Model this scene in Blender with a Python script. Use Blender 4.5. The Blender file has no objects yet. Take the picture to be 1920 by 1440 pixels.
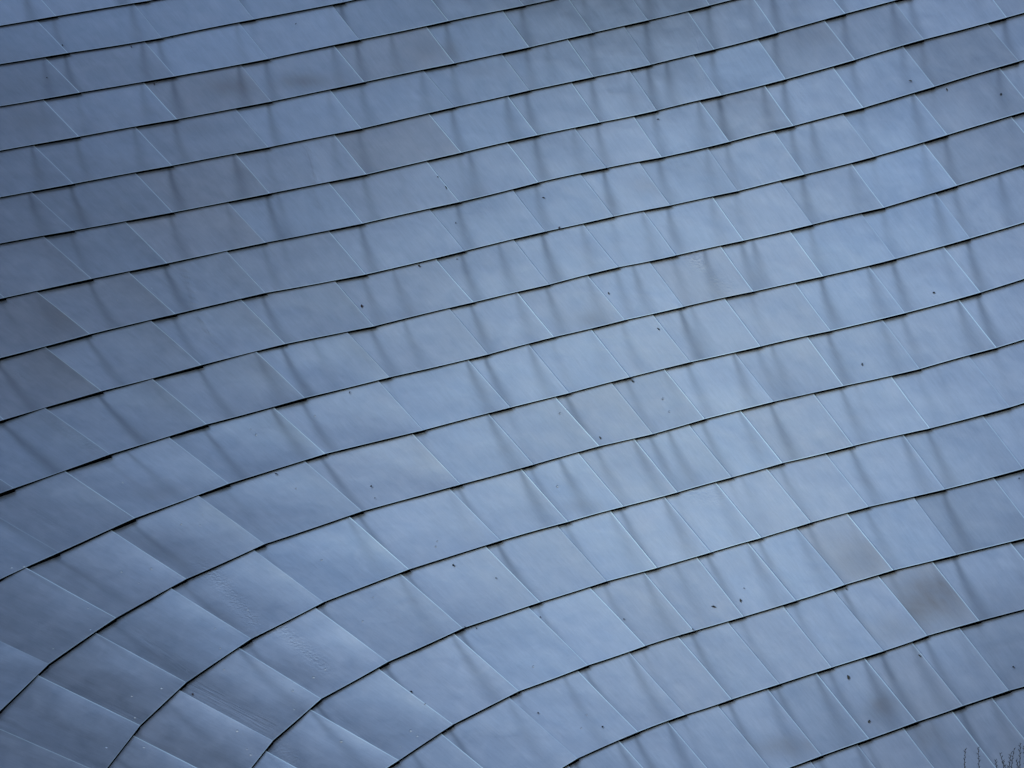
import bpy, math, random
from mathutils import Vector, Matrix, noise
R = math.radians
sc = bpy.context.scene
col = sc.collection

# ------------------------------------------------------------------ camera, sky, sun, exposure
LENS = 90.0
FPX = 1920 * LENS / 36.0
PITCH = 12.0
cam_d = bpy.data.cameras.new("camera"); cam = bpy.data.objects.new("camera", cam_d); col.objects.link(cam)
cam_d.lens = LENS; cam_d.sensor_width = 36; cam_d.clip_start = 0.5; cam_d.clip_end = 3000
cam.location = (0, 0, 1.7); cam.rotation_euler = (R(90 + PITCH), 0, 0)
sc.camera = cam
CAM = Vector(cam.location); CR = cam.rotation_euler.to_matrix()

SUN_ELEV, SUN_AZ = 8.0, 40.0          # the sun stands behind the wall: the side we see is in open shade
w = bpy.data.worlds.new("World"); sc.world = w; w.use_nodes = True
nt = w.node_tree; nt.nodes.clear()
sky = nt.nodes.new("ShaderNodeTexSky"); sky.sky_type = 'NISHITA'; sky.sun_disc = False
sky.sun_elevation = R(SUN_ELEV); sky.sun_rotation = R(SUN_AZ)
sky.air_density = 1.0; sky.dust_density = 1.0; sky.ozone_density = 1.0
bg = nt.nodes.new("ShaderNodeBackground"); bg.inputs[1].default_value = 0.12
wo = nt.nodes.new("ShaderNodeOutputWorld")
nt.links.new(sky.outputs[0], bg.inputs[0]); nt.links.new(bg.outputs[0], wo.inputs[0])
sd = bpy.data.lights.new("sun", 'SUN'); sd.energy = 3.0; sd.angle = R(0.5); sd.color = (1, .95, .87)
sun = bpy.data.objects.new("sun", sd); col.objects.link(sun)
az, el = R(SUN_AZ), R(SUN_ELEV)
sdir = Vector((math.sin(az) * math.cos(el), math.cos(az) * math.cos(el), math.sin(el)))
sun.rotation_euler = (-sdir).to_track_quat('-Z', 'Y').to_euler(); sun.location = (0, 60, 60)
sc.view_settings.view_transform = 'Standard'; sc.view_settings.look = 'None'
sc.view_settings.gamma = 1.0; sc.view_settings.exposure = 1.66

# ------------------------------------------------------------------ the courses of shingles: one list per course, top to bottom,
# each entry one lapped seam (upper end, lower end) as read off the wall's elevation
ROWS = [
    [(49.5,-31.2,105.5,29.9), (222.7,-62.5,277.3,1.3), (395.8,-96.4,450.5,-31.2)],
    [(69,38.5,127.6,99), (250,6.5,303.4,70.8), (423.2,-31.2,476.6,35.9), (590.7,-59.9,644.1,3.9), (763.9,-96.4,815.9,-31.2)],
    [(87.2,110.7,149.7,173.2), (270.8,78.1,328.1,142.7), (449.2,44.3,503.4,110.2), (623.2,9.9,674,74.2), (787.3,-27.3,841.5,39.1), (931.4,-52.1,982.9,10.4), (1051.1,-75.5,1098,-15.6)],
    [(83.3,188.8,148.4,256), (270.8,156.2,332,223.4), (453.1,123.7,508.6,190.1), (628.4,88,683.1,153.6), (800.3,50.8,852.4,118.5), (943,20.8,992.6,88.5), (1063.6,-6.5,1111.8,61.2), (1165.2,-31.2,1215.2,37.8), (1282.9,-59.9,1331.1,9.9), (1402.7,-88.5,1452.2,-20.8)],
    [(65.1,274,138,344.3), (256.5,240.9,322.9,310.4), (444,207,503.4,276), (620.6,170.6,677.9,240.9), (795.9,134.6,852.4,200.5), (941.7,102.9,992.6,169.3), (1064.9,74.7,1113.6,143.8), (1170.4,50,1220.4,121.1), (1289.4,20.8,1339.7,92.4), (1407.9,-9.9,1457.2,61.2), (1537.2,-32.6,1585.4,25.3), (1663.5,-66.4,1711.7,-8.3), (1815.8,-109.4,1864,-49.5)],
    [(59.9,360.7,138,431.8), (255.2,326,324.2,398), (444,291.1,506,362.5), (628.4,254.7,687,326.8), (805.5,214.8,865.4,285.9), (953.4,181.5,1008.2,253.1), (1072,155.7,1124.6,229.2), (1180.8,133.3,1231.6,207), (1301.7,104.7,1353.2,178.4), (1421.5,74.7,1473.4,148.4), (1546.3,39.1,1603.6,112), (1676.5,2.1,1732.5,73.7), (1830.9,-40.4,1888,32.6)],
    [(-83.3,478.7,9.1,558.1), (85.9,446.7,172.4,522.4), (237.5,418,313.8,493.5), (429.7,381.8,497.9,454.7), (619.3,345.6,680.5,418.8), (801.6,304.2,862,378.4), (951.9,268.2,1009.5,341.7), (1078.5,241.7,1137.1,314.6), (1189.2,219.5,1241.2,294.8), (1312.9,190.9,1367.6,265.6), (1434.5,160.7,1488.2,235.7), (1562.7,126.8,1619.2,201.8), (1694,88,1752.8,162), (1851.5,43.8,1911.4,114.6)],
    [(-99,589.4,-2.6,671.9), (72.9,549.8,169.3,626.4), (243.5,511.8,329.4,588.6), (427.6,474,497.9,549), (619.3,436.5,685.7,514.4), (806.8,394.6,870.6,470.4), (961.8,356.8,1022.5,433.9), (1090.2,328.9,1150.1,405.8), (1200.1,306.8,1256.9,384.9), (1327.7,278.6,1383.2,358.1), (1452,247.4,1508.5,326.8), (1582,215.6,1641.4,293), (1714.8,176.3,1776.8,252.6), (1875.7,128.9,1937.7,204.4)],
    [(-96.4,696.2,7.8,786.8), (87.2,652.4,191.4,732.9), (285.2,603.2,377.6,684.4), (454.4,564.1,535.2,644.6), (630.5,530.3,701.4,611.5), (818.5,487.3,888.3,566.5), (964.4,451.4,1029.8,533.4), (1094.1,420.9,1159.2,500.8), (1207.4,397.2,1267.3,478.7), (1336.8,369.8,1394.9,450.8), (1463,340.4,1522.9,420.9), (1597.6,308.1,1658.3,388.9), (1732.5,268.8,1795,347.7), (1896,218.8,1960.4,295.6)],
    [(-104.2,829.8,26.8,915.2), (89.8,768.6,207,851.4), (289.1,713.1,388,795.4), (484.4,662.8,571.7,745.9), (653.2,625.1,730.5,707.1), (844.6,581,915.4,664.4), (972.2,550.8,1038.9,631.6), (1103.2,518.3,1172.2,599.8), (1218.3,492.2,1281.6,575.1), (1352.4,463.1,1413.1,546.4), (1481.2,433.1,1543.7,517.8), (1616.6,402.4,1679.1,485.2), (1754.6,362.8,1819.2,446.7), (1914.8,315.9,1979.9,398)],
    [(-31.2,951.7,111.5,1035.5), (127.6,887.1,253.1,971.2), (320.3,822.5,429.2,906.6), (515.7,766,610.2,850.6), (711.8,716.5,793.8,806.4), (881,677.9,957.1,763.9), (993.9,648.5,1067.3,736.8), (1110.3,619.3,1180.6,707.1), (1225.6,592,1294.6,678.7), (1361,562.6,1426.1,649.3), (1492.1,532.1,1558,620.1), (1630.9,501.4,1697.3,586.8), (1770.8,464.4,1838.8,548.2), (1930.4,414.4,2000.7,496.9)],
    [(-208.3,1273.3,3.9,1329.3), (-78.1,1165.3,91.7,1244.7), (59.9,1070.2,218,1158.2), (211.5,995.9,349.5,1085.3), (376.8,932.7,496.1,1019.9), (574.3,867,679.2,958.2), (776.1,815.5,864.1,907.9), (918.8,779,1000.4,870.9), (1043.3,746.5,1124.1,836.3), (1148,719.6,1224.3,813.6), (1247.8,694.8,1321.5,785.5), (1379.8,664.1,1450.4,753), (1515.1,633.1,1582,723.5), (1655.7,601.1,1724.7,691.7), (1799.4,563.3,1869.2,651.9), (1951.2,516.5,2021.6,605)],
    [(-15.6,1359.3,192.7,1450.4), (75.5,1268.1,263,1359.8), (183.6,1188.7,349.5,1279.1), (323.7,1104.6,471.4,1197.3), (478.6,1033,606.8,1128.8), (658.4,971.2,767,1067.3), (844.6,917.6,938.9,1013.4), (978.8,880.6,1065.5,978.2), (1086.3,851.4,1169.6,949.6), (1190.5,824.6,1270.4,923), (1292,796.7,1372.2,894.9), (1391,773,1467.4,868.1), (1526.8,739.9,1600.2,835.8), (1672.1,707.1,1744.2,803), (1818.4,670.1,1894,763.4), (1972.1,625.8,2045,717.8)],
    [(251.3,1379.6,442.7,1476.5), (338,1294.7,511.8,1388.4), (451.8,1216.8,602.4,1309.8), (592.5,1140.5,727.4,1240.8), (752.1,1076.7,868,1177.5), (912.3,1025.9,1012.9,1128.8), (1045.4,986.8,1137.6,1089.7), (1147,960.8,1232.1,1064.7), (1247.2,933.2,1332.9,1035.5), (1344.1,906.6,1428,1008.2), (1438.8,879.8,1521,979.5), (1548.9,851.4,1628.9,950.1), (1695.5,817.3,1771.6,917.6), (1843.2,780.3,1919.2,878.8), (1992.9,738.6,2071,837.6)],
    [(500.3,1408.8,646.7,1489.5), (585.5,1331.9,748.2,1425.2), (711.8,1255.1,849.8,1358), (851.9,1188.7,973.5,1295.5), (992.6,1140,1102.4,1247.3), (1108.4,1104.1,1210,1210.8), (1210,1075.4,1301.7,1182.7), (1308.2,1046.7,1394.4,1156.1), (1404,1019.4,1492.9,1126.2), (1495.5,992,1584.1,1096.2), (1589.8,964.4,1675.2,1068.9), (1714.3,934,1793.7,1040.2), (1864,897,1946,1003), (2019,855.8,2102.3,962.6)],
    [(828.4,1376.2,969.6,1492.1), (956,1308.5,1083.2,1421.8), (1085,1259,1196.5,1372.3), (1180.8,1223.9,1285,1339.7), (1273.3,1195.7,1372.2,1311.1), (1366.2,1168.4,1461.8,1282.4), (1468.2,1136.6,1559.8,1251.2), (1562.7,1107.2,1657,1220.5), (1648.6,1081.9,1739,1191.8), (1749.4,1054.3,1836.7,1164), (1895.3,1018.1,1985.1,1126.2), (2045,975.6,2133.5,1083.2)],
    [(1064.2,1434.3,1168.3,1544.2), (1161.8,1390,1262.1,1502.5), (1254.3,1355.4,1355.8,1475.2), (1346.7,1324.1,1450.9,1449.9), (1440.8,1293.6,1541.1,1416.6), (1532,1263.4,1630.4,1385.3), (1622.6,1235.6,1719,1353.3), (1710.4,1204.8,1805.9,1323.3), (1799.4,1177.5,1892.1,1294.7), (1946,1137.9,2039.8,1255.1), (2097.1,1093.6,2190.8,1210.8)],
    [(1430.4,1458.2,1524.2,1583.2), (1519,1426.5,1614,1551.5), (1608,1396.2,1705.2,1522), (1695.5,1366.6,1792.4,1492.1), (1786.4,1334,1883.5,1459.5), (1860.6,1308.8,1959.1,1432.2), (1987.7,1265.5,2086.7,1387.9)],
]


# ------------------------------------------------------------------ the wall's own curved surface
def sm(a, b, x):
    t = max(0.0, min(1.0, (x - a) / (b - a))); return t * t * (3 - 2 * t)
GC = (-0.421, 0.294, -0.018, -0.24, -0.048, 0.039, 0.311, 0.004, 0.106)
def bulge(X, Y):
    c = GC
    return c[0]*X + c[1]*Y + c[2]*X*X + c[3]*X*Y + c[4]*Y*Y + c[5]*X**3 + c[6]*X*X*Y + c[7]*X*Y*Y + c[8]*Y**3
def depth(px, py):
    """the wall swells and turns away like a sail; it runs on straight beyond the part that is seen"""
    X = (px - 960) / 960.0; Y = (720 - py) / 960.0
    Xc = max(-1.15, min(1.15, X)); Yc = max(-.9, min(.9, Y)); e = .01
    g = bulge(Xc, Yc)
    if Xc != X: g += (X - Xc) * (bulge(Xc + e, Yc) - bulge(Xc - e, Yc)) / (2 * e)
    if Yc != Y: g += (Y - Yc) * (bulge(Xc, Yc + e) - bulge(Xc, Yc - e)) / (2 * e)
    return 31.0 + 6.2 * g
def ray(px, py):
    return CR @ Vector(((px - 960) / FPX, (720 - py) / FPX, -1.0))
def S(px, py, lift=0.0):
    """a point of the wall; lift = metres it stands proud of it"""
    r = ray(px, py)
    return CAM + r * (depth(px, py) - lift)
def N(px, py):
    a = S(px + 6, py) - S(px - 6, py); b = S(px, py - 6) - S(px, py + 6)
    return a.cross(b).normalized()

# ------------------------------------------------------------------ materials
def new_mat(name):
    m = bpy.data.materials.new(name); m.use_nodes = True; t = m.node_tree
    return m, t, t.nodes["Principled BSDF"]
def nd(t, kind, **kw):
    n = t.nodes.new(kind)
    for k, v in kw.items(): setattr(n, k, v)
    return n
def math_(t, op, a, b=None, c=None, clamp=False):
    n = nd(t, "ShaderNodeMath", operation=op); n.use_clamp = clamp
    for i, v in enumerate((a, b, c)):
        if v is None: continue
        if isinstance(v, (int, float)): n.inputs[i].default_value = v
        else: t.links.new(v, n.inputs[i])
    return n.outputs[0]
def attr(t, name, out="Fac"):
    n = nd(t, "ShaderNodeAttribute"); n.attribute_name = name; n.attribute_type = 'GEOMETRY'
    return n.outputs[out]
def noise_(t, vec, scale, detail=3, rough=.5, dist=0.0):
    n = nd(t, "ShaderNodeTexNoise"); n.inputs["Scale"].default_value = scale; n.inputs["Detail"].default_value = detail
    n.inputs["Roughness"].default_value = rough; n.inputs["Distortion"].default_value = dist
    t.links.new(vec, n.inputs["Vector"]); return n.outputs["Fac"]
def mixc(t, fac, a, b, mode='MIX'):
    n = nd(t, "ShaderNodeMix", data_type='RGBA', blend_type=mode)
    if isinstance(fac, (int, float)): n.inputs[0].default_value = fac
    else: t.links.new(fac, n.inputs[0])
    for i, v in ((6, a), (7, b)):
        if isinstance(v, tuple): n.inputs[i].default_value = v + (1,) if len(v) == 3 else v
        else: t.links.new(v, n.inputs[i])
    return n.outputs[2]
def ramp(t, v, lo, hi):
    n = nd(t, "ShaderNodeMapRange"); n.interpolation_type = 'SMOOTHSTEP'
    t.links.new(v, n.inputs[0]); n.inputs[1].default_value = lo; n.inputs[2].default_value = hi
    return n.outputs[0]

COL_BLUE = (0.455, 0.475, 0.603)
COL_GREY = (0.525, 0.502, 0.598)
COL_WARM = (0.43, 0.37, 0.395)
def make_steel():
    m, t, b = new_mat("weathered_metal_sheet")
    uv = nd(t, "ShaderNodeUVMap"); uv.uv_map = "sheet"           # metres on the sheet, own offset per sheet
    sep = nd(t, "ShaderNodeSeparateXYZ"); t.links.new(uv.outputs[0], sep.inputs[0])
    geo = nd(t, "ShaderNodeNewGeometry")
    # clouding of the oxide: large, medium and fine, the last stretched along the fall of the water
    st = nd(t, "ShaderNodeCombineXYZ")
    t.links.new(math_(t, 'MULTIPLY', sep.outputs[0], 1.0), st.inputs[0]); t.links.new(math_(t, 'MULTIPLY', sep.outputs[1], 0.09), st.inputs[1])
    n_big = noise_(t, uv.outputs[0], 1.3, 2, .5, .3)
    n_mid = noise_(t, uv.outputs[0], 4.5, 4, .55, .4)
    n_run = noise_(t, st.outputs[0], 9.0, 4, .6)
    n_fin = noise_(t, st.outputs[0], 60.0, 3, .6)
    n_grn = noise_(t, uv.outputs[0], 90.0, 2, .7)
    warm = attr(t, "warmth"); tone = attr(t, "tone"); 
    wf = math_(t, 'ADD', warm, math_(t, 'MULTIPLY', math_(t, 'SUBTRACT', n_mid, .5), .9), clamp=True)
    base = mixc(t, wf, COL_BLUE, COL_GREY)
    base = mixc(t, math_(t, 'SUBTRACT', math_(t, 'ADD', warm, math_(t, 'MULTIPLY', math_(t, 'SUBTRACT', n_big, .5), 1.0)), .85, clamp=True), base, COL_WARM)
    # dirt streaks that run down from each lapped corner
    def streak(dn, inn, w0, w1):
        d = attr(t, dn); st_i = attr(t, inn); v = attr(t, "fall")
        wob = math_(t, 'MULTIPLY', math_(t, 'SUBTRACT', noise_(t, uv.outputs[0], 2.5, 2), .5), .035)
        d = math_(t, 'ABSOLUTE', math_(t, 'ADD', d, wob))
        wd = math_(t, 'ADD', math_(t, 'MULTIPLY', v, w1 - w0), w0)
        q = math_(t, 'DIVIDE', d, wd)
        g = math_(t, 'POWER', 2.718, math_(t, 'MULTIPLY', math_(t, 'MULTIPLY', q, q), -1.0))
        return math_(t, 'MULTIPLY', math_(t, 'MULTIPLY', g, st_i), math_(t, 'ADD', .55, math_(t, 'MULTIPLY', n_mid, .9)), clamp=True)
    s = math_(t, 'ADD', streak("run_a", "run_a_amount", .024, .10), streak("run_b", "run_b_amount", .022, .12), clamp=True)
    # blotches with a shape of their own (attribute, on a few sheets)
    blot = math_(t, 'MULTIPLY', attr(t, "blotch"), math_(t, 'ADD', -.25, math_(t, 'ADD', math_(t, 'MULTIPLY', n_mid, 1.3), math_(t, 'MULTIPLY', n_run, 1.0))), clamp=True)
    c = mixc(t, math_(t, 'MULTIPLY', s, .66), base, (0.19, 0.195, 0.25))
    c = mixc(t, math_(t, 'MULTIPLY', blot, .8), c, (0.19, 0.14, 0.125))
    val = math_(t, 'ADD', math_(t, 'MULTIPLY', math_(t, 'SUBTRACT', n_mid, .5), .27), math_(t, 'MULTIPLY', math_(t, 'SUBTRACT', n_run, .5), .24))
    val = math_(t, 'ADD', val, math_(t, 'MULTIPLY', math_(t, 'SUBTRACT', n_fin, .5), .26))
    val = math_(t, 'ADD', val, math_(t, 'MULTIPLY', math_(t, 'SUBTRACT', n_grn, .5), .12))
    val = math_(t, 'ADD', val, math_(t, 'MULTIPLY', math_(t, 'SUBTRACT', n_big, .5), .22))
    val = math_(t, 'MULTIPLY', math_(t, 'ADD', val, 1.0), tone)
    hsv = nd(t, "ShaderNodeHueSaturation"); t.links.new(c, hsv.inputs["Color"]); t.links.new(val, hsv.inputs["Value"])
    c = hsv.outputs[0]
    # bright highlight painted into the base colour along the folded free edges
    c = mixc(t, attr(t, "glint"), c, (0.86, 0.92, 1.0))
    t.links.new(c, b.inputs["Base Color"])
    b.inputs["Metallic"].default_value = 0.82
    t.links.new(math_(t, 'ADD', .30, math_(t, 'ADD', math_(t, 'MULTIPLY', n_mid, .12), math_(t, 'MULTIPLY', n_run, .10))), b.inputs["Roughness"])
    bp = nd(t, "ShaderNodeBump"); bp.inputs["Strength"].default_value = .35; bp.inputs["Distance"].default_value = .02
    h = math_(t, 'ADD', math_(t, 'MULTIPLY', n_big, 1.1), math_(t, 'MULTIPLY', n_mid, .30))
    # crushed, scratched patches of a few sheets
    sc_n = noise_(t, uv.outputs[0], 30.0, 2, .6)
    h = math_(t, 'ADD', h, math_(t, 'MULTIPLY', math_(t, 'MULTIPLY', sc_n, attr(t, "scuff")), .9))
    sv = nd(t, "ShaderNodeCombineXYZ"); t.links.new(math_(t, 'MULTIPLY', attr(t, "groove_x"), 1.0), sv.inputs[0]); t.links.new(math_(t, 'MULTIPLY', sep.outputs[1], .05), sv.inputs[1])
    gr = noise_(t, sv.outputs[0], 38.0, 2, .6)
    h = math_(t, 'ADD', h, math_(t, 'MULTIPLY', math_(t, 'MULTIPLY', gr, attr(t, "groove")), .8))
    t.links.new(h, bp.inputs["Height"]); t.links.new(bp.outputs[0], b.inputs["Normal"])
    return m
STEEL = make_steel()

def plain(name, c, rough=.7, metal=0.0, nscale=8.0, var=.3):
    m, t, b = new_mat(name)
    tc = nd(t, "ShaderNodeTexCoord"); f = noise_(t, tc.outputs["Object"], nscale, 4, .6)
    lo = tuple(x * (1 - var) for x in c); hi = tuple(min(1, x * (1 + var)) for x in c)
    t.links.new(mixc(t, f, lo, hi), b.inputs["Base Color"]); b.inputs["Roughness"].default_value = rough; b.inputs["Metallic"].default_value = metal
    return m
GAP_SHADE = plain("painted_gap_shade", (.0016, .0018, .0024), 1.0)  # black painted in for the shade of the open gap under each course
GAP_SHADE.node_tree.nodes["Principled BSDF"].inputs["Specular IOR Level"].default_value = 0.0
BACK = plain("dark_roofing_felt", (.01, .011, .014), .9)
GROUND = plain("pale_paving", (.30, .30, .29), .85, nscale=.6, var=.2)
TWIG = plain("dark_twig_bark", (.030, .028, .030), .8, nscale=60)
LEAFM = {"dark": plain("dead_leaf_dark", (.010, .010, .012), .7, nscale=90),
         "brown": plain("dead_leaf_brown", (.055, .045, .030), .7, nscale=90),
         "red": plain("dead_leaf_reddish", (.045, .018, .018), .7, nscale=90)}

# ------------------------------------------------------------------ helper
def tag(o, label=None, cat=None, group=None, kind=None):
    for k, v in (("label", label), ("category", cat), ("group", group), ("kind", kind)):
        if v: o[k] = v
    return o
def empty(name, loc):
    o = bpy.data.objects.new(name, None); o.location = loc; o.empty_display_size = .2; col.objects.link(o); return o
def mesh_obj(name, me, parent=None, loc=None):
    o = bpy.data.objects.new(name, me); col.objects.link(o)
    if loc is not None: o.location = loc
    if parent is not None: o.parent = parent
    return o

# ------------------------------------------------------------------ the wall
ground_z = 0.0
base_pt = S(960, 1440); WALL = empty("metal_clad_building", (base_pt.x, base_pt.y, 0))
tag(WALL, "curved building front clad in overlapping weathered blue grey metal shingles", "building")
W0 = Vector(WALL.location)

ATTRS = ["warmth", "tone", "run_a", "run_a_amount", "run_b", "run_b_amount", "fall", "blotch", "glint", "scuff", "groove", "groove_x"]
LIP = 0.050      # how far a sheet's lower edge stands off the course below
LAP = 0.025      # how far its side edge stands off its neighbour

class Buf:
    def __init__(s): s.v = []; s.f = []; s.mi = []; s.a = {k: [] for k in ATTRS}; s.uv = []
    def add(s, p, uv, at):
        s.v.append(p); s.uv.append(uv)
        for k in ATTRS: s.a[k].append(at.get(k, 0.0))
        return len(s.v) - 1
    def quad(s, a, b, c, d, m=0): s.f.append((a, b, c, d)); s.mi.append(m)
    def build(s, name, parent, mats):
        me = bpy.data.meshes.new(name)
        me.from_pydata([tuple(Vector(p) - W0) for p in s.v], [], s.f); me.update()
        for m in mats: me.materials.append(m)
        me.polygons.foreach_set("material_index", s.mi)
        me.polygons.foreach_set("use_smooth", [True] * len(s.f))
        for k in ATTRS:
            at = me.attributes.new(k, 'FLOAT', 'POINT'); at.data.foreach_set("value", s.a[k])
        ul = me.uv_layers.new(name="sheet"); flat = []
        for lp in me.loops: flat += s.uv[lp.vertex_index]
        ul.data.foreach_set("uv", flat)
        return mesh_obj(name, me, parent)

def extend(row, n_left=3, n_right=3):
    row = list(row)
    for _ in range(n_left):
        a, b = row[0], row[1]; row.insert(0, tuple(2 * x - y for x, y in zip(a, b)))
    for _ in range(n_right):
        a, b = row[-1], row[-2]; row.append(tuple(2 * x - y for x, y in zip(a, b)))
    return row
def shift(row, s):
    return [(a + s * (c - a), b + s * (d - b), c + s * (c - a), d + s * (d - b)) for a, b, c, d in row]
COURSES = [shift(ROWS[0], -3), shift(ROWS[0], -2), shift(ROWS[0], -1)] + ROWS + [shift(ROWS[-1], 1), shift(ROWS[-1], 2)]

# marks seen on single sheets: (x, y) inside the sheet, then what sets it apart
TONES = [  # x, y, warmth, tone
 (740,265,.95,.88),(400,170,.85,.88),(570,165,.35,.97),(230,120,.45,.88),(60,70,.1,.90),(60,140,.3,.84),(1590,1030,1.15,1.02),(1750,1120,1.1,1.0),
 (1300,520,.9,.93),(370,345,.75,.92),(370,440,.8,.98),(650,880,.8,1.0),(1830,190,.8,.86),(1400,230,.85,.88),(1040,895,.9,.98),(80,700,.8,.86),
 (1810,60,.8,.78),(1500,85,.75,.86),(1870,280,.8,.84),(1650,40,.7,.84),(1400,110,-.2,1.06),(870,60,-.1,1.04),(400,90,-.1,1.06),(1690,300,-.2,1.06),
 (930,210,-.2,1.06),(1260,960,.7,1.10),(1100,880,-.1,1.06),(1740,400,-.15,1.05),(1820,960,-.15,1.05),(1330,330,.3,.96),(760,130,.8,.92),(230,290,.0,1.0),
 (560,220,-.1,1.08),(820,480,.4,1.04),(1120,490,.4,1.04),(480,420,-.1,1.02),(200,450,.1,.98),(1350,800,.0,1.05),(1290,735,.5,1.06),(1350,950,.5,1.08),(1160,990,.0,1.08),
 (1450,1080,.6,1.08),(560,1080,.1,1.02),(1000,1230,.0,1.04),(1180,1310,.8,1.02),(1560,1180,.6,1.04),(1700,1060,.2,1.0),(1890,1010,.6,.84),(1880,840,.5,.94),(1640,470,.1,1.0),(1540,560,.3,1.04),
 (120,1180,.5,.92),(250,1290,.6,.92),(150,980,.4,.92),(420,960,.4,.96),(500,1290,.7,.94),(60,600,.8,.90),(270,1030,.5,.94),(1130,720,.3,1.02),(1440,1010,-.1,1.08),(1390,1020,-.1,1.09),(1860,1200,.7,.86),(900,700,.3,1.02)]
BLOTS = [  # centre x, y, radius x, y (pixels of the photograph), amount
 (1758,1108,85,40,.62),(1725,1150,55,30,.45),(1612,1050,50,40,.42),(566,153,46,15,.5),(430,160,45,20,.45),(840,95,30,20,.3),(1110,600,24,16,.45),(800,90,40,30,.25),
 (1530,60,60,30,.25),(55,225,45,25,.25),(1480,1400,70,22,.42),(120,590,50,40,.25),(290,925,40,18,.25),(1675,1180,45,25,.3),(1870,1140,60,40,.2),(1230,350,60,20,.2),(1660,1320,30,40,.3),
 (470,325,40,18,.2),(360,240,50,16,.22),(1100,950,50,14,.22),(1640,1330,28,22,.25),(1740,1380,40,30,.4),(500,680,40,25,.2),(900,130,30,14,.15)]
SCUFFS = [  # x0, y0, x1, y1, half width, amount
 (375,1045,478,1170,15,1),(478,1135,612,1255,13,1),(370,1055,395,1075,12,.8),(110,800,200,850,12,.8),(10,680,45,712,6,.8),(60,960,125,1000,8,.7),(1340,520,1370,545,18,.5),(1300,485,1315,500,14,.9),
 (1000,1090,1020,1140,8,.2),(1300,920,1350,935,22,.5),(190,1300,110,1395,10,.4),(520,1400,560,1430,16,.6),(190,1310,225,1320,12,.5),(70,1165,100,1190,10,.6)]
GROOVES = [ # x0, y0, x1, y1, half width, amount   bundles of fine creases
 (20,1340,170,1440,16,1.3),(90,1265,260,1350,12,1.1),(260,1190,420,1310,8,.6),(360,1285,500,1360,14,1.3),(580,280,596,345,6,1.2),(585,345,600,380,6,.8),(1295,40,1308,90,7,1.1),(1315,120,1328,180,8,1.1),
 (350,515,368,578,3,1.6),(372,590,420,665,3,1.4),(600,1320,700,1400,12,.6),(1285,1150,1330,1230,10,.3),(70,1200,130,1240,10,.7),(450,1365,560,1440,12,1.0),(1500,150,1510,210,6,.6),(900,350,905,400,3,.4)]
DIMPLES = [(303,1290),(351,1258),(403,1178),(413,1215),(247,1305),(200,1401),(270,1401),(253,1345),(170,1180),(165,1140),(100,1216),(105,1450),(470,1415),(463,1405),(588,1270),(549,1295),(552,1330),(465,1143),
 (770,1370),(751,1400),(783,1380),(797,1320),(610,1255),(340,983),(228,1072),(260,1093),(283,1066),(22,1064),(45,1062),(375,985),(380,965),(480,815),(817,1025),(820,1015),(603,1050),(1045,912),(1050,775),(1243,748),
 (1255,772),(1090,1365),(1100,1340),(284,541),(220,563),(230,905),(470,805),(680,1165),(420,1255),(445,1370),(700,1120),(555,916),(590,780),(640,1390),(1000,1250)]

def seg_d(px, py, x0, y0, x1, y1):
    dx, dy = x1 - x0, y1 - y0; L2 = dx * dx + dy * dy
    t = ((px - x0) * dx + (py - y0) * dy) / L2; tc = max(0, min(1, t))
    over = abs(t - tc) * math.sqrt(L2)
    cross = ((px - x0) * dy - (py - y0) * dx) / math.sqrt(L2)
    return cross, over
def inside(px, py, quad):
    s = 0
    for i in range(4):
        ax, ay = quad[i]; bx, by = quad[(i + 1) % 4]
        c = (bx - ax) * (py - ay) - (by - ay) * (px - ax)
        if c > 0: s += 1
    return s in (0, 4)

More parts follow.
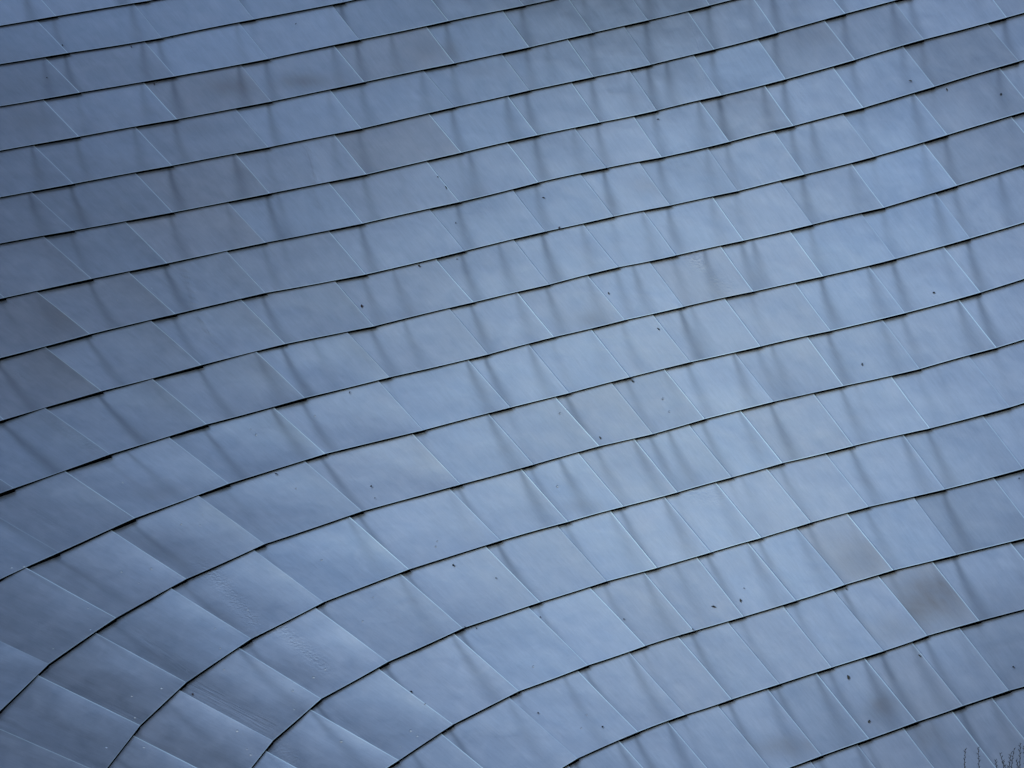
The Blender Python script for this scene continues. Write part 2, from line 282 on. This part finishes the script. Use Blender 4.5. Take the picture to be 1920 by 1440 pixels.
def build_sheet(buf, k, i, row, upper, rng, coarse=False):
    tl = row[i][:2]; bl = row[i][2:]; tr = row[i + 1][:2]; br = row[i + 1][2:]
    quad = [tl, tr, br, bl]
    cx = sum(q[0] for q in quad) / 4; cy = sum(q[1] for q in quad) / 4
    mpp = depth(cx, cy) / FPX
    wid = math.hypot(tr[0] - tl[0], tr[1] - tl[1]) * mpp
    hei = math.hypot(bl[0] - tl[0], bl[1] - tl[1]) * mpp
    # slow drift of tone over the wall, then the sheet's own
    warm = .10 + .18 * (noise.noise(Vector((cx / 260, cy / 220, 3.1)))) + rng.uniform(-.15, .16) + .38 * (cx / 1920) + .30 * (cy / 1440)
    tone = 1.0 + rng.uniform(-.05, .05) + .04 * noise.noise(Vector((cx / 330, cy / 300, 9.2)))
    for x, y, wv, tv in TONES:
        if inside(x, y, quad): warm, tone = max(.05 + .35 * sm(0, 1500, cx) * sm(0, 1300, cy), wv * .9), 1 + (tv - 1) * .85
    seamdx = ((bl[0] - tl[0]) + (br[0] - tr[0])) / 2; wpx = (tr[0] - tl[0] + br[0] - bl[0]) / 2
    seamdy = ((bl[1] - tl[1]) + (br[1] - tr[1])) / 2
    f = .22 + .42 * sm(100, 1000, cy) + .34 * sm(700, 150, cx) * sm(450, 1100, cy)
    # where the corner of the sheet above drips onto this one
    runs = []
    if upper:
        for q in upper:
            if tl[0] - 4 < q[2] - 5 < tr[0] + 4: runs.append((q[2] - 6 - tl[0]) / (tr[0] - tl[0]))
    ua = runs[0] if runs else .3
    amt_a = rng.choice((.25, .5, .7, .85, 1.0)) * rng.uniform(.8, 1.1) if runs else 0.0
    if cx < 700 and cy > 900: amt_a *= .55
    ub = .97 if rng.random() < .75 else rng.uniform(.45, .8)
    amt_b = max(0, rng.uniform(-.15, .85))
    if len(runs) > 1: ub = runs[1]; amt_b = rng.uniform(.5, .9)
    fb = f + rng.uniform(-.06, .04)
    my_blots = [b for b in BLOTS if abs(b[0] - cx) < 150 and abs(b[1] - cy) < 130 and inside(b[0], b[1], quad)]
    my_sc = [s for s in SCUFFS if inside((s[0] + s[2]) / 2, (s[1] + s[3]) / 2, quad)]
    my_gr = [s for s in GROOVES if inside((s[0] + s[2]) / 2, (s[1] + s[3]) / 2, quad)]
    ox, oy = rng.uniform(0, 80), rng.uniform(0, 80)
    twist = rng.uniform(-.007, .007); bow = rng.uniform(.003, .011); sag = rng.uniform(-.9, .9); lipj = rng.uniform(-.0015, .003)
    lapj = rng.uniform(-.002, .0025); edge_r = rng.uniform(.25, .9); edge_b = rng.uniform(.4, .8)
    nu, nv = (8, 6) if coarse else (22, 16)
    us = [-.05] + [j / nu for j in range(nu + 1)]
    vs = [-.10] + [j / nv for j in range(nv + 1)]
    er = .007 / max(wid, .2); eb = .005 / max(hei, .2)   # the rolled edge
    us = [u for u in us[:-1]] + [1 - 2.2 * er, 1 - er, 1.0]
    vs = [v for v in vs[:-1]] + [1 - 2.2 * eb, 1 - eb, 1.0]
    swell = 0
    worn = sm(1250, 300, cx) * sm(250, 900, cy)
    flare = rng.uniform(.001, .004) + worn * rng.uniform(.008, .022); flph = rng.uniform(0, 6); curl = rng.uniform(0, .003) + worn * rng.uniform(.006, .02)
    swell = rng.uniform(.002, .010) + worn * rng.uniform(.022, .042)
    def pix(u, v):
        x = (tl[0] * (1 - u) + tr[0] * u) * (1 - v) + (bl[0] * (1 - u) + br[0] * u) * v
        y = (tl[1] * (1 - u) + tr[1] * u) * (1 - v) + (bl[1] * (1 - u) + br[1] * u) * v
        # free edges are never quite straight
        x += .8 * sag * math.sin(math.pi * max(0, min(1, v))) * u
        y += .9 * sag * math.sin(math.pi * max(0, min(1, u))) * v
        return x, y
    def lift(u, v):
        l = (LIP + lipj) * v + (LAP + lapj) * (u if u > 0 else u * .5) + twist * (u - .5) * v
        uu, vv = max(0, min(1, u)), max(0, min(1, v))
        l += bow * math.sin(math.pi * uu) * math.sin(math.pi * vv)
        l += (.0022 + .0045 * worn) * noise.noise(Vector((ox + uu * 2.4, oy + vv * 1.9, 0))) + .0011 * noise.noise(Vector((ox + uu * 6.0, oy + vv * 4.0, 5)))
        l -= swell * 4 * uu * (1 - uu) * (.3 + .7 * math.sin(math.pi * vv))
        l += flare * vv ** 6 * (.5 + .5 * math.sin(flph + uu * 3.3)) + curl * uu ** 7 * (1 - .75 * vv ** 3)
        l -= .0008 * sm(1 - 2.2 * er, 1.0, u)
        return l
    grid = []
    for jv, v in enumerate(vs):
        line = []
        for ju, u in enumerate(us):
            x, y = pix(u, v)
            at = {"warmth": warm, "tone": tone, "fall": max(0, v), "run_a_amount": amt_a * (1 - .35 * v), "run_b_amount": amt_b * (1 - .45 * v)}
            kx = seamdx / wpx
            at["run_a"] = (u - (ua - (1 - f) * kx * (v - .12 * v * v))) * wid
            at["run_b"] = (u - (ub - (1 - fb) * kx * (v - .12 * v * v))) * wid
            bv = 0
            for b in my_blots:
                bv += b[4] * math.exp(-((x - b[0]) / b[2]) ** 2 - ((y - b[1]) / b[3]) ** 2)
            at["blotch"] = bv
            edge = 0
            if ju >= len(us) - 2: edge = max(edge, edge_r)
            if jv >= len(vs) - 2: edge = max(edge, edge_b)
            at["glint"] = edge
            sv = 0
            for s in my_sc:
                c, o = seg_d(x, y, *s[:4]); sv = max(sv, s[5] * math.exp(-(c / s[4]) ** 2 - (o / 8) ** 2))
            at["scuff"] = sv
            gv = 0; gx = 0
            for s in my_gr:
                c, o = seg_d(x, y, *s[:4]); g_ = s[5] * math.exp(-(c / s[4]) ** 2 - (o / 14) ** 2)
                if g_ > gv: gv = g_; gx = c * mpp
            at["groove"] = gv; at["groove_x"] = gx
            line.append(buf.add(S(x, y, lift(u, v)), (ox + u * wid, oy - v * hei), at))
        grid.append(line)
    for j in range(len(vs) - 1):
        for q in range(len(us) - 1):
            buf.quad(grid[j][q], grid[j + 1][q], grid[j + 1][q + 1], grid[j][q + 1], 0)
    # lower edge: the sheet's own thickness, then a return to the course below, both painted black as the shadow gap
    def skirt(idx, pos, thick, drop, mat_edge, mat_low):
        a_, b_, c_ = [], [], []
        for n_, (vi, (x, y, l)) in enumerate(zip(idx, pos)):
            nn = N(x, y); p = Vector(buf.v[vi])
            at = {"warmth": warm, "tone": tone, "glint": .3}
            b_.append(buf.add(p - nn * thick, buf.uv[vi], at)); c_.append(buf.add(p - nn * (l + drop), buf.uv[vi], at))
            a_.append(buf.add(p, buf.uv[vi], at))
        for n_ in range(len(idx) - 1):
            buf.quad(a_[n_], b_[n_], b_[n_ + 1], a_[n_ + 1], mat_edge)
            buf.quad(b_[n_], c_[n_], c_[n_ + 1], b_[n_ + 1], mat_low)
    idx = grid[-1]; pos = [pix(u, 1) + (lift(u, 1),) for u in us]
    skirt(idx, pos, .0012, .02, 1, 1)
    idx = [g[-1] for g in grid]; pos = [pix(1, v) + (max(.008, lift(1, v)) * .9 if v < 1 else LIP + LAP,) for v in vs]
    skirt(idx[::-1], pos[::-1], .0035, .008, 0, 0)
    # screw-head dimples
    for (dx, dy) in DIMPLES:
        if inside(dx, dy, quad):
            c = S(dx, dy); nn = N(dx, dy); e1 = nn.orthogonal().normalized(); e2 = nn.cross(e1)
            # local lift by nearest parameters
            best = min(((abs(pix(u, v)[0] - dx) + abs(pix(u, v)[1] - dy)), u, v) for u in us for v in vs)
            c = S(dx, dy, lift(best[1], best[2]))
            rr = rng.uniform(.010, .017); at = {"warmth": warm, "tone": tone * 1.02, "glint": .12}
            top = buf.add(c + nn * .006, (ox, oy), at); prev = None; rings = []
            for rad, hh in ((.45, .0048), (.8, .0022), (1.1, -.0015)):
                rings.append([buf.add(c + (e1 * math.cos(a * math.pi / 5) + e2 * math.sin(a * math.pi / 5)) * rr * rad + nn * hh, (ox, oy), at) for a in range(10)])
            for a in range(10):
                buf.f.append((top, rings[0][a], rings[0][(a + 1) % 10])); buf.mi.append(0)
                for r_ in range(2): buf.quad(rings[r_][a], rings[r_ + 1][a], rings[r_ + 1][(a + 1) % 10], rings[r_][(a + 1) % 10])

def vis_area(quad):
    """share of the sheet inside the frame, in square pixels"""
    n = 0
    for a in range(8):
        for b in range(8):
            u, v = (a + .5) / 8, (b + .5) / 8
            x = (quad[0][0] * (1 - u) + quad[1][0] * u) * (1 - v) + (quad[3][0] * (1 - u) + quad[2][0] * u) * v
            y = (quad[0][1] * (1 - u) + quad[1][1] * u) * (1 - v) + (quad[3][1] * (1 - u) + quad[2][1] * u) * v
            n += 0 <= x < 1920 and 0 <= y < 1440
    (x0, y0), (x1, y1), (x2, y2), (x3, y3) = quad
    area = abs((x2 - x0) * (y3 - y1) - (x3 - x1) * (y2 - y0)) / 2
    return area * n / 64.0
jobs = []
ext = [extend(r) for r in COURSES]
for k, row in enumerate(ext):
    for i in range(len(row) - 1):
        q = [row[i][:2], row[i + 1][:2], row[i + 1][2:], row[i][2:]]
        jobs.append((vis_area(q), k, i))
jobs.sort(reverse=True)
SPECIAL = {  # sheets that look different from the rest of the wall
 (1750,1120): "metal sheet stained brown over its lower half", (1590,1030): "pinkish brown metal sheet",
 (740,265): "dull grey brown metal sheet", (568,170): "blue metal sheet with a brown smudge", (1300,520): "grey sheet with a scratched pale patch",
 (1800,60): "dark grey metal sheet near the top right"}
rest = Buf(); n_parts = 0
for area, k, i in jobs:
    row = ext[k]; upper = ext[k - 1] if k > 0 else None
    rng = random.Random(k * 101 + i * 7 + 5)
    if n_parts < 100 and area > 0:
        b = Buf(); build_sheet(b, k, i, row, upper, rng)
        o = b.build("metal_shingle", WALL, [STEEL, GAP_SHADE]); n_parts += 1
        q = [row[i][:2], row[i + 1][:2], row[i + 1][2:], row[i][2:]]
        for (x, y), lb in SPECIAL.items():
            if inside(x, y, q): o["label"] = lb
    else:
        build_sheet(rest, k, i, row, upper, rng, coarse=area <= 0)
ro = rest.build("smaller_metal_shingles", WALL, [STEEL, GAP_SHADE]); ro["kind"] = "stuff"

# the felt-covered shell the shingles are fixed to, carried down to the ground and back to a real thickness
def shell():
    v, f = [], []
    xs = [-560 + 80 * a for a in range(38)]; ys = [-260 + 80 * a for a in range(26)]
    for y in ys:
        for x in xs: v.append(tuple(CAM + ray(x, y) * (depth(x, y) + .10) - W0))
    nx, ny = len(xs), len(ys)
    for j in range(ny - 1):
        for i in range(nx - 1): a = j * nx + i; f.append((a, a + nx, a + nx + 1, a + 1))
    # rear face and foot
    n0 = len(v)
    for y in ys:
        for x in xs:
            p = CAM + ray(x, y) * (depth(x, y) + .10) + Vector((0, 1.2, -.2)) - W0; v.append(tuple(p))
    for j in range(ny - 1):
        for i in range(nx - 1): a = n0 + j * nx + i; f.append((a, a + 1, a + nx + 1, a + nx))
    rim = [i for i in range(nx)] + [j * nx + nx - 1 for j in range(1, ny)] + [(ny - 1) * nx + i for i in range(nx - 2, -1, -1)] + [j * nx for j in range(ny - 2, 0, -1)]
    for a, b in zip(rim, rim[1:] + rim[:1]): f.append((a, b, b + n0, a + n0))
    me = bpy.data.meshes.new("backing_shell"); me.from_pydata(v, [], f); me.update(); me.materials.append(BACK)
    return mesh_obj("backing_shell", me, WALL)
shell()

# ------------------------------------------------------------------ ground
def ground():
    me = bpy.data.meshes.new("ground"); s = 1500
    me.from_pydata([(-s, -s, 0), (s, -s, 0), (s, s, 0), (-s, s, 0)], [], [(0, 1, 2, 3)]); me.update(); me.materials.append(GROUND)
    o = mesh_obj("ground", me); tag(o, kind="structure")
ground()

# ------------------------------------------------------------------ bits caught on the wall
SHEETS = [([ext[k][i][:2], ext[k][i + 1][:2], ext[k][i + 1][2:], ext[k][i][2:]]) for a, k, i in jobs if a > 0]
def lift_at(px, py):
    for q in SHEETS:
        if inside(px, py, q):
            v = ((py - q[0][1]) - (px - q[0][0]) * (q[1][1] - q[0][1]) / (q[1][0] - q[0][0])) / max(1, (q[3][1] - q[0][1]) - (q[3][0] - q[0][0]) * (q[1][1] - q[0][1]) / (q[1][0] - q[0][0]))
            v = max(0, min(1, v)); xl = q[0][0] + (q[3][0] - q[0][0]) * v; xr = q[1][0] + (q[2][0] - q[1][0]) * v
            u = max(0, min(1, (px - xl) / (xr - xl)))
            return LIP * v + LAP * u + .012
    return LIP + LAP
def fragment(px, py, ln, wd, ang, mat, label, cat="leaf fragment"):
    """a small dry leaf or seed husk, a pointed and curled little blade with real thickness"""
    lf = lift_at(px, py); c = S(px, py, lf); nn = N(px, py); ex = S(px + 3, py, lf) - c; ex = (ex - nn * ex.dot(nn)).normalized(); ey = nn.cross(ex)
    mpp = depth(px, py) / FPX; ln *= mpp * 1.0; wd *= mpp * 1.0
    d = ex * math.cos(R(ang)) + ey * math.sin(R(ang)); s = nn.cross(d)
    v, f = [], []; n = 8
    for j in range(n + 1):
        t_ = j / n; r_ = math.sin(math.pi * min(1, max(0, .06 + .88 * t_))) ** .8 * wd / 2
        bend = s * (.10 * ln * math.sin(math.pi * t_))
        p = d * (t_ - .5) * ln + bend + nn * (.004 + .15 * wd * math.sin(math.pi * t_))
        for a in range(6):
            th = a * math.pi / 3; v.append(tuple(p + s * math.cos(th) * r_ + nn * math.sin(th) * r_ * .45))
    for j in range(n):
        for a in range(6): q = j * 6 + a; e = j * 6 + (a + 1) % 6; f.append((q, e, e + 6, q + 6))
    f.append(tuple(range(5, -1, -1))); f.append(tuple(n * 6 + a for a in range(6)))
    me = bpy.data.meshes.new("leaf_fragment"); me.from_pydata(v, [], f); me.update(); me.materials.append(LEAFM[mat])
    me.polygons.foreach_set("use_smooth", [True] * len(f))
    o = mesh_obj("leaf_fragment", me, None, c); tag(o, label, cat, "dry bits stuck to the metal wall")
FRAGS = [
 (1590,1270,9,4.2,-75,"brown","largest brown leaf fragment, low right, just under a course line"),
 (1630,1353,6.5,3.6,75,"brown","small brown leaf fragment low right, directly below the largest one"),
 (1724,1230,8,2.2,-38,"brown","thin brown leaf sliver on a slanted seam in the lower right"),
 (1338,1138,10,2.8,-10,"dark","dark pointed leaf sliver lying almost level, right of bottom centre"),
 (1388,1126,7,3,-75,"brown","short upright brown fragment right of the level dark sliver"),
 (1125,821,6,2.6,-58,"brown","tan slanted fragment just above a course line near the centre"),
 (678,574,6.5,4,-72,"red","reddish brown leaf fragment left of centre beside a slanted seam"),
 (786,499,5,3.4,-15,"dark","round black speck just below a course line, left of upper centre"),
 (1186,715,5,3.4,-30,"dark","black speck tucked under a course corner right of centre"),
 (1141,550,4.6,2.6,-65,"brown","olive brown speck on a faint seam right of centre"),
 (1234,617,6.5,2.4,-42,"dark","dark slanted sliver beside a bright seam right of centre"),
 (1049,427,5,2.6,75,"red","reddish speck standing on a course line in the upper middle"),
 (1019,371,6,2.2,-5,"dark","short level dark dash in the upper middle"),
 (1234,224,4.2,2.2,15,"dark","tiny level dark speck in the top middle"),
 (1617,683,5.5,2.6,88,"dark","upright dark speck right of centre in the middle height"),
 (1751,549,5,2.8,10,"dark","level black speck on a blue sheet at the right"),
 (1877,177,4.2,4,0,"dark","round black dot on the dark sheet at the top right edge"),
 (1707,152,7,2.2,-12,"brown","greenish level sliver on a sheet in the top right"),
 (1775,168,6,2.4,-65,"brown","small upright brown sliver right of the greenish one, top right"),
 (696,912,3.8,3.6,0,"dark","round black dot in the middle of a greyish sheet left of centre"),
 (703,934,2.4,2.2,0,"dark","very tiny dot just below the round black dot left of centre"),
 (850,1060,4.6,3.8,-30,"dark","round black dot below a course line, lower centre"),
 (1130,1363,3.8,3.4,60,"dark","small black dot near the bottom centre"),
 (930,1084,2.6,2.4,0,"dark","tiny dark dot on the pale sheet in the lower centre"),
 (656,736,5,2,75,"dark","thin curved dark hook under a course line left of centre"),
 (518,889,6.5,2.2,-8,"dark","dark level sliver close under a course line at lower left"),
 (771,1297,5,3,-20,"dark","dark husk lying on a bright seam at lower centre left"),
 (361,1302,5,3,-35,"red","dark reddish husk at a sheet corner, lower left"),
 (971,1302,4,2.6,40,"brown","brown bit caught in the black gap at a corner, bottom centre"),
 (838,1371,6,2,80,"dark","thin dark bit hanging from a gap at the bottom left of centre"),
 (555,45,4,1.8,50,"dark","tiny dark tick near the top edge left of centre"),
 (246,88,6,2,-38,"red","thin reddish sliver in the top left"),
 (289,158,6.5,2.2,-62,"red","reddish sliver under a black gap in the top left"),
 (117,85,4.2,2.6,-50,"dark","dark husk on a bright seam in the top left"),
 (88,146,4,2,-25,"dark","faint dark speck on a dark sheet at the left edge, top"),
 (323,70,3.4,2.2,-10,"dark","tiny black speck right under a black gap, top left"),
 (836,352,8,1.8,-58,"dark","thin dark slit-like sliver along a seam in the upper middle"),
 (821,332,3,2.4,0,"dark","tiny dark dot above the thin slit-like sliver, upper middle"),
 (1900,1251,4.6,3.2,-20,"dark","small dark husk near the right edge, lower right"),
 (1587,1105,3.2,2.4,-40,"dark","tiny dark dot under a black gap, lower right"),
 (1009,1337,3.4,3,0,"dark","small dark dot on a shaded sheet corner, bottom centre"),
 (1299,1180,4.4,2.2,-60,"dark","dark bit where a seam meets a course line, lower middle"),
 (1013,1157,3.2,2,-50,"dark","tiny dark bit on a seam in the lower middle"),
 (1170,1161,2.8,2.4,0,"dark","tiny dark dot beside a slanted seam in the lower middle"),
 (857,486,2.8,2.4,0,"dark","tiny dark dot under a corner in the middle, upper left of centre"),
 (1911,897,3,2.4,30,"dark","tiny dark speck at the right edge below mid height"),
 (855,418,4,1.6,80,"dark","faint upright tick on a blue sheet in the upper middle"),
 (1395,1103,2.4,2.0,0,"dark","tiny dark dot above the short upright brown fragment"),
 (893,1178,4,1.8,-50,"dark","dark tick at a sheet's upper left corner, lower middle"),
 (872,1176,3.4,2,-40,"dark","tiny dark bit just under a black gap, lower middle")]
for fr in FRAGS:
    fragment(*fr)


# ------------------------------------------------------------------ a wing added out of view to the left:
# made up to darken the sky reflected in the left end of the metal wall
SHADE_WING = plain("shade_wing_cladding", (.10, .14, .21), .5, metal=.5, nscale=1.5)
SHADE_CANOPY = plain("shade_canopy_boards", (.02, .026, .04), .7, nscale=1.5)
SHADE_WING_GLASS = plain("shade_wing_glass", (.02, .025, .03), .15)
def box_mesh(name, boxes, mat, parent, origin):
    v, f = [], []
    for (x0, y0, z0, x1, y1, z1) in boxes:
        b0 = len(v)
        for z in (z0, z1):
            for (x, y) in ((x0, y0), (x1, y0), (x1, y1), (x0, y1)): v.append((x - origin[0], y - origin[1], z - origin[2]))
        f += [tuple(b0 + q for q in t_) for t_ in ((3, 2, 1, 0), (4, 5, 6, 7), (0, 1, 5, 4), (1, 2, 6, 5), (2, 3, 7, 6), (3, 0, 4, 7))]
    me = bpy.data.meshes.new(name); me.from_pydata(v, [], f); me.update(); me.materials.append(mat)
    return mesh_obj(name, me, parent)
def wing():  # builds the added, unseen wing that shades the metal wall
    o = (-15.0, 32.0, 0.0); root = empty("added_shade_wing", o)
    tag(root, "unseen wing added to shade the metal wall, with a dark slab on two beams", "building")
    box_mesh("shade_wing_wall", [(-20, 24, 0, -13.0, 36, 19)], SHADE_WING, root, o)
    box_mesh("shade_canopy", [(-7.0, 22.8, 19.003, -1.2, 30.0, 19.5)], SHADE_CANOPY, root, o)
    for y in (24.6, 28.6): box_mesh("shade_canopy_beam", [(-19, y, 19.006, -7.003, y + .35, 19.45)], SHADE_CANOPY, root, o)
    for fl in range(6):
        for n_ in range(4):
            y = 25 + n_ * 2.8; z = 1.0 + fl * 3.3
            box_mesh("shade_wing_window", [(-12.997, y, z, -12.93, y + 1.6, z + 1.7)], SHADE_WING_GLASS, root, o)
wing()

# ------------------------------------------------------------------ the bare shrub whose tips reach into the lower right corner
def shrub():
    Y0 = 24.0
    def at(px, py, y=Y0):
        r = ray(px, py); return CAM + r * (y / r.y)
    foot = at(1880, 1700); foot.z = 0
    root = empty("bare_shrub", foot)
    tag(root, "bare dark shrub with thin budded twigs reaching in at the lower right corner", "shrub")
    rng = random.Random(4)
    #  tip and a lower point of every stem, as seen against the wall
    stems = [((1810,1404),(1806,1440)),((1835,1400),(1832,1440)),((1874,1411),(1888,1446)),((1896,1412),(1891,1440)),((1912,1392),(1916,1440)),
             ((1866,1425),(1874,1446)),((1880,1428),(1900,1456)),((1905,1425),(1917,1450)),((1902,1403),(1893,1446)),((1919,1398),(1926,1440)),((1926,1410),(1918,1450)),((1940,1380),(1936,1440))]
    for n_, (tip, low) in enumerate(stems):
        dy = rng.uniform(-.5, .5); p0 = at(*tip, Y0 + dy); p1 = at(*low, Y0 + dy)
        v, f = [], []
        pts = []
        d = (p1 - p0); L = d.length
        base = Vector((foot.x + rng.uniform(-.25, .25), Y0 + rng.uniform(-.2, .2), 0.0))
        N_ = 40
        for j in range(N_ + 1):
            t_ = j / N_
            # bezier from tip, leaving along the traced direction, to the foot
            c1 = p0 + d * 2.2; 
            c2 = base + Vector((0, 0, 1.2))
            b = ((1 - t_) ** 3) * p0 + 3 * ((1 - t_) ** 2) * t_ * c1 + 3 * (1 - t_) * t_ * t_ * c2 + t_ ** 3 * base
            b += Vector((rng.uniform(-1, 1), rng.uniform(-1, 1), 0)) * .003
            pts.append((b, .0018 + .012 * t_))
        def tube(pts, closed=True):
            s0 = len(v)
            for j, (p, r_) in enumerate(pts):
                a = pts[max(0, j - 1)][0]; c = pts[min(len(pts) - 1, j + 1)][0]; t_ = (c - a).normalized()
                e1 = t_.cross(Vector((0, 1, 0))).normalized(); e2 = t_.cross(e1)
                for q in range(5): th = q * 2 * math.pi / 5; v.append(tuple(p + (e1 * math.cos(th) + e2 * math.sin(th)) * r_ - foot))
            for j in range(len(pts) - 1):
                for q in range(5): a = s0 + j * 5 + q; b_ = s0 + j * 5 + (q + 1) % 5; f.append((a, b_, b_ + 5, a + 5))
            f.append(tuple(s0 + q for q in range(4, -1, -1)))
        tube(pts)
        # buds and short side spurs near the tip
        for j in range(1, 14):
            p, r_ = pts[j // 2]; p = p.lerp(pts[j // 2 + 1][0], .5 * (j % 2))
            sd_ = 1 if j % 2 else -1
            q = p + Vector((sd_ * rng.uniform(.008, .018), rng.uniform(-.01, .01), rng.uniform(.012, .028)))
            tube([(p, .002), (p.lerp(q, .5), .0034), (q, .001)])
        me = bpy.data.meshes.new("stem"); me.from_pydata(v, [], f); me.update(); me.materials.append(TWIG)
        mesh_obj("stem", me, root)
shrub()
